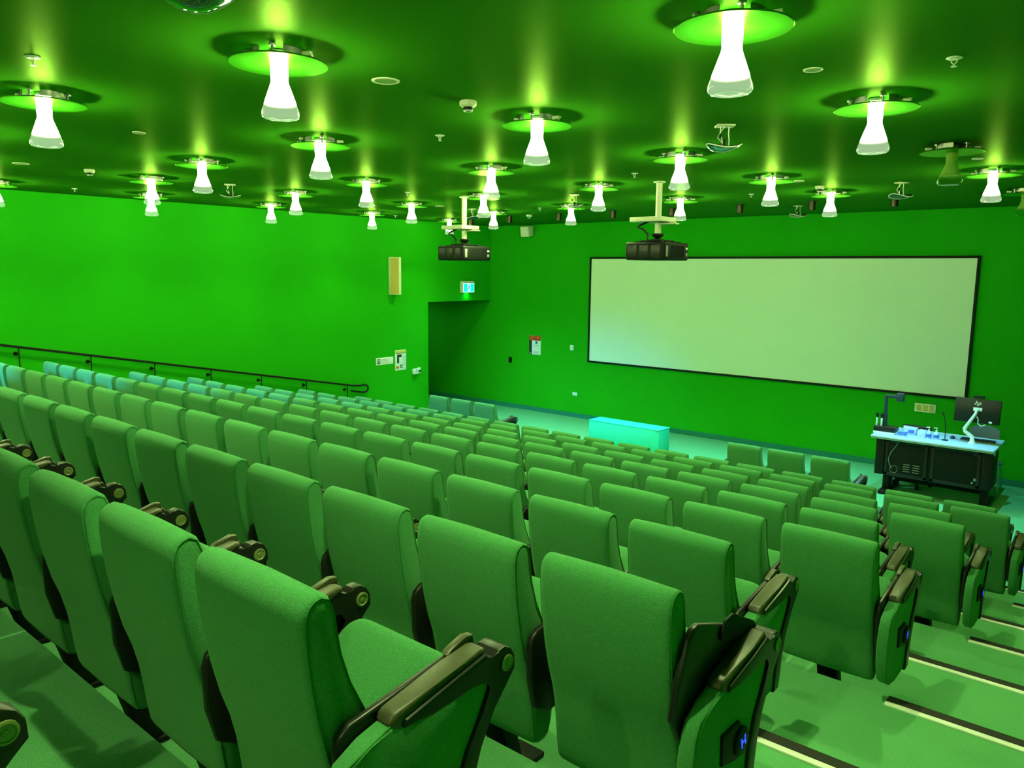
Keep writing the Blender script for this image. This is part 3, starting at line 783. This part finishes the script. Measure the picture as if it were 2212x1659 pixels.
# ------------------------------------------------------------------ teal plinth on the flat floor
pl = thing('bench_plinth', 'long low teal box bench on the flat floor below the screen', 'bench', (-7.44, 12.175, 0))
ob('body', MB().box((0, 0, .24), (1.50, .385, .48), .004), 'teal', pl)
ob('top_board', MB().box((0, 0, .49), (1.51, .395, .02), .003), 'teal', pl)
pen = tag(ob('floor_pen', MB().tube([(0, 0, .008), (.10, .06, .008)], .008, 8), 'black', None, (-5.95, 12.1, 0)), 'small black pen lying on the flat floor beside the teal bench', 'pen')

# ------------------------------------------------------------------ lectern desk
dk = thing('lectern_desk', 'black lectern desk with perforated front doors and pale laminate top', 'desk', (-2.43, 12.6, 0))
def D(x, y, z): return (x+2.43, y-12.6, z)
top = ob('desk_top', MB().box(D(-2.433, 12.64, .878), (1.60, .90, .044), .008), 'desktop', dk)
ob('back_edge_strip', MB().box(D(-2.39, 13.06, .8955), (1.50, .05, .010), .001), 'white', top)
ob('edge_trim', MB().box(D(-2.433, 12.193, .868), (1.60, .012, .03), .003), 'steel', top)
ob('cabinet_body', MB().box(D(-2.405, 12.52, .58), (1.50, .46, .545), .008), 'blackmatte', dk)
ob('side_post', MB().box(D(-3.105, 12.285, .58), (.12, .05, .55), .006), 'blackmatte', dk)
ob('side_post', MB().box(D(-1.715, 12.285, .58), (.13, .05, .55), .006), 'blackmatte', dk)
mesh_door = pm('perforated_metal', (.006, .009, .009), .6, spec=.15, noise=(220, .5))
for x0, x1, nm in ((-3.03, -2.46, 'l'), (-2.41, -1.79, 'r')):
    dr = ob('perforated_door', MB().box(D((x0+x1)/2, 12.278, .58), (x1-x0, .016, .53), .004), mesh_door, dk)
    for c_, d_ in ((((x0+x1)/2, 12.268, .83), (x1-x0, .012, .035)), (((x0+x1)/2, 12.268, .33), (x1-x0, .012, .05)), ((x0+.02, 12.268, .58), (.04, .012, .53)), ((x1-.02, 12.268, .58), (.04, .012, .53))):
        ob('door_frame_bar', MB().box(D(*c_), d_, .002), 'black', dr)
d0 = ob('cable_loom', MB().tube([D(-2.86, 12.264, .82), D(-2.90, 12.262, .74), D(-2.95, 12.262, .66), D(-2.98, 12.262, .56), D(-2.96, 12.262, .47), D(-2.92, 12.262, .42)], .006, 6), 'greyink', dk)
for k in range(4):
    ob('equipment_slot', MB().box(D(-2.60, 12.268, .40+.035*k), (.09, .006, .010)), 'greyink', dk)
    ob('equipment_slot', MB().box(D(-2.73, 12.268, .40+.035*k), (.09, .006, .010)), 'greyink', dk)
ob('cable_coil', MB().lathe([(.05, 0), (.056, 0), (.056, .006), (.05, .006)], 20, D(-2.90, 12.266, .41), closed_prof=True, axis='Y'), 'greyink', dk)
ob('door_latch', MB().box(D(-1.845, 12.264, .44), (.03, .010, .04), .003), 'steel', dk)
ob('door_latch', MB().box(D(-1.875, 12.264, .39), (.025, .010, .03), .003), 'steel', dk)
ob('maker_plate', MB().box(D(-1.84, 12.260, .79), (.09, .004, .035), .001), 'black', dk)
for x in (-3.04, -1.75):
    lg = ob('leg', MB().box(D(x, 12.52, .17), (.09, .14, .30), .008), 'blackmatte', dk)
    ob('foot_bar', MB().box(D(x, 12.66, .03), (.11, .82, .06), .012), 'blackmatte', lg)
ob('stretcher', MB().box(D(-2.4, 12.80, .15), (1.2, .04, .06), .006), 'blackmatte', dk)
ob('outlet_box', MB().box(D(-1.66, 12.35, .83), (.04, .10, .06), .006), 'desktop', dk)

DT = .900
mon = thing('desk_monitor', 'black desk monitor seen from behind on a white spring arm', 'monitor', (-1.93, 12.56, DT))
pn = ob('display_panel', MB().box((-.005, -.02, .475), (.575, .035, .345), .008, rot=(math.radians(-6), 0, math.radians(-3))), 'black', mon)
ob('webcam', MB().box((.0, -.02, .675), (.14, .03, .04), .006), 'black', mon)
lg = link('logo_lettering', text_mesh('hp', .085, 'cream', .0012, 'logo_lettering', shear=.35), mon, (-.005, -.0555, .590), (math.radians(84), 0, math.radians(-3)))
ar = ob('spring_arm', MB().tube([(-.03, -.05, 0), (-.03, -.05, .05), (-.04, -.05, .10), (-.13, -.055, .17), (-.135, -.055, .21), (-.11, -.06, .26), (-.02, -.06, .43), (.0, -.06, .50)], [.045, .03, .028, .026, .028, .024, .022, .018], 10), 'white', mon)
ob('head_bracket', MB().tube([(.0, -.06, .50), (.0, -.045, .505), (.0, -.03, .505)], .02, 8).box((0, -.045, .50), (.11, .008, .05), .003), 'white', mon)
ob('clamp_base', MB().lathe([(0, 0), (.05, 0), (.05, .02), (0, .02)], 20, (-.03, -.05, 0)), 'white', mon)
ob('cable', MB().tube([(.0, -.06, .40), (.02, -.06, .36), (.02, -.06, .30), (.06, -.06, .265), (.11, -.05, .29), (.135, -.045, .36)], .006, 6), 'white', mon)
ob('asset_sticker', MB().box((.17, -.062, .335), (.04, .003, .025), rot=(math.radians(-6), 0, 0)), 'paper', mon)

dc = thing('document_camera', 'dark document camera with folding arm on the lectern desk', 'document camera', (-3.12, 12.50, DT))
ob('base', MB().box((.02, -.02, .070), (.30, .22, .07), .008), 'black', dc)
ob('base_plinth', MB().box((.02, -.02, .015), (.30, .24, .03), .004), 'white', dc)
cl = ob('column', MB().tube([(-.01, .02, .10), (-.012, .02, .30)], .032, 12).tube([(-.012, .02, .28), (-.022, .02, .565)], .023, 10), 'navy', dc)
ob('arm', MB().box((.08, .02, .558), (.22, .045, .045), .008), 'navy', dc)
hd = ob('camera_head', MB().box((.18, .0, .56), (.10, .10, .12), .010), 'navy', dc)
for i, (x, y) in enumerate(((-3.235, 12.47), (-3.165, 12.46))):
    mc = thing('handheld_microphone', f'white handheld microphone with black head in desk dock, {"beside the camera column" if i else "at the outer end"}', 'microphone', (x, y, DT+.106), group='handheld microphones docked on the desk')
    ob('handle', MB().lathe([(0, 0), (.013, 0), (.015, .12), (0, .12)], 14), 'white', mc)
    ob('mic_head', MB().lathe([(0, .12), (.017, .12), (.022, .145), (.022, .175), (.014, .19), (0, .19)], 14), 'black', mc)
def bottle(x, y, lab):
    b_ = thing('pump_bottle', lab, 'bottle', (x, y, DT), group='pump bottles on the lectern desk')
    ob('bottle_body', MB().lathe([(0, 0), (.034, 0), (.036, .006), (.036, .085), (.028, .105), (.013, .115), (.013, .125), (0, .125)], 20), 'wipes', b_)
    ob('label_band', MB().lathe([(.0365, .025), (.0372, .025), (.0372, .07), (.0365, .07)], 20, closed_prof=True), 'bluelabel', b_)
    ob('pump_head', MB().lathe([(0, .125), (.015, .125), (.015, .138), (.005, .14), (.005, .162), (.014, .164), (.014, .174), (0, .175)], 14).box((-.02, 0, .168), (.04, .012, .01), .003), 'white', b_)
bottle(-2.51, 12.46, 'clear pump bottle with blue label beside the white box'); bottle(-2.413, 12.475, 'clear pump bottle with blue label nearer the gooseneck microphone')
wb = thing('tissue_box', 'plain white box beside the pump bottles on the lectern desk', 'box', (-2.60, 12.49, DT))
ob('carton', MB().box((0, 0, .055), (.11, .12, .11), .004), 'wipes', wb); ob('lid_flap', MB().box((0, 0, .1115), (.06, .03, .003)), 'white', wb)
tp = thing('wipes_packet', 'blue and white soft packet of wipes on the lectern desk', 'packet', (-2.79, 12.62, DT))
ob('pouch', MB().prism([(-.075, 0), (.075, 0), (.10, .11), (-.10, .12)], -.045, .045, .015, axis='Y', seg=3), 'wipes', tp)
ob('flap', MB().box((.02, -.046, .05), (.08, .004, .05), .002), 'bluelabel', tp)
gl = thing('coiled_cable', 'loose blue coiled cable lying by the document camera', 'cable', (-2.86, 12.41, DT))
ob('coil', MB().tube([(.06*math.cos(t*.7)+.01*t*.1, .05*math.sin(t*.7), .008+.003*t) for t in range(20)], .007, 6), 'bluelabel', gl)
g2 = thing('black_cable', 'thin black cable arched behind the wipes packet', 'cable', (-2.78, 12.90, DT))
ob('cord', MB().tube([(-.16, 0, .01), (-.13, 0, .06), (-.04, 0, .085), (.06, 0, .06), (.14, 0, .01)], .006, 6), 'black', g2)
gm = thing('gooseneck_microphone', 'thin black gooseneck microphone standing on the lectern desk', 'microphone', (-2.304, 12.50, DT))
ob('base', MB().lathe([(0, 0), (.045, 0), (.042, .012), (.012, .02), (0, .02)], 20), 'navy', gm)
ob('stem', MB().tube([(0, 0, .015), (-.002, 0, .12), (-.012, 0, .25), (-.035, 0, .36)], .006, 8), 'black', gm)
ob('capsule', MB().tube([(-.035, 0, .355), (-.062, 0, .405)], .010, 8), 'black', gm)
kb = thing('keyboard', 'slim black keyboard lying under the monitor arm', 'keyboard', (-1.93, 12.78, DT))
ob('case', MB().box((0, 0, .010), (.44, .14, .018), .005), 'navy', kb)
b = MB()
for i in range(14):
    for j in range(5): b.box((-.20+.0305*i, -.052+.026*j, .021), (.024, .020, .006))
k = ob('keys', b, 'black', kb); k['kind'] = 'stuff'
ms = thing('computer_mouse', 'black computer mouse beside the keyboard', 'mouse', (-2.25, 12.74, DT))
ob('shell', MB().lathe([(0, .034), (.018, .032), (.030, .022), (.034, .008), (.033, 0), (0, 0)], 18).xform(Matrix.Diagonal((1, 1.6, 1, 1))), 'navy', ms)
ob('scroll_wheel', MB().box((0, .03, .032), (.008, .02, .008), .002), 'black', ms)

# chairs behind the desk
oc = thing('office_chair', 'black swivel office chair with five-star base behind the lectern desk', 'chair', (-2.86, 13.10, 0))
for q in range(5):
    a = q*2*PI/5+.3; cx, cy = math.cos(a), math.sin(a)
    lg = ob('base_leg', MB().tube([(0, 0, .12), (cx*.15, cy*.15, .11), (cx*.30, cy*.30, .075)], [.036, .032, .022], 8), 'black', oc)
    ob('caster', MB().lathe([(0, -.022), (.03, -.022), (.03, .022), (0, .022)], 14, (cx*.30, cy*.30, .03), axis='X'), 'blackmatte', lg)
ob('gas_column', MB().tube([(0, 0, .10), (0, 0, .42)], .026, 12), 'black', oc)
ob('seat', MB().box((0, 0, .46), (.48, .46, .08), .03, seg=3), 'black', oc)
ob('backrest', MB().box((0, .24, .72), (.42, .06, .40), .025, seg=3), 'black', oc)
vc = thing('stacking_chair', 'grey plastic stacking chair with steel legs behind the desk end', 'chair', (-1.92, 13.50, 0))
def curved_back():
    b = MB(); n = 10; F, K = [], []
    for i in range(n+1):
        u = -1+2*i/n; x = .195*u; y = -.05*(u*u); zt = 1.06-.05*abs(u)**3
        F.append((b.bm.verts.new((x, y-.21, .66)), b.bm.verts.new((x, y-.23, zt)))); K.append((b.bm.verts.new((x, y-.225, .66)), b.bm.verts.new((x, y-.245, zt))))
    for i in range(n):
        b._f([F[i][0], F[i+1][0], F[i+1][1], F[i][1]]); b._f([K[i][0], K[i][1], K[i+1][1], K[i+1][0]])
        b._f([F[i][1], F[i+1][1], K[i+1][1], K[i][1]]); b._f([F[i][0], K[i][0], K[i+1][0], F[i+1][0]])
    b._f([F[0][0], F[0][1], K[0][1], K[0][0]]); b._f([F[n][0], K[n][0], K[n][1], F[n][1]])
    return b
ob('backrest', curved_back(), 'greyback', vc)
ob('seat', MB().box((0, 0, .445), (.43, .42, .03), .012), 'greyback', vc)
for sx in (-1, 1):
    ob('leg', MB().tube([(sx*.17, -.24, .80), (sx*.21, -.19, .44), (sx*.23, -.25, .02), (sx*.23, -.25, .0)], .011, 8), 'steel', vc)
    ob('leg', MB().tube([(sx*.20, .17, .43), (sx*.22, .22, .0)], .011, 8), 'steel', vc)
    ob('stretcher', MB().tube([(sx*.222, -.235, .12), (sx*.217, .205, .12)], .008, 8), 'steel', vc)
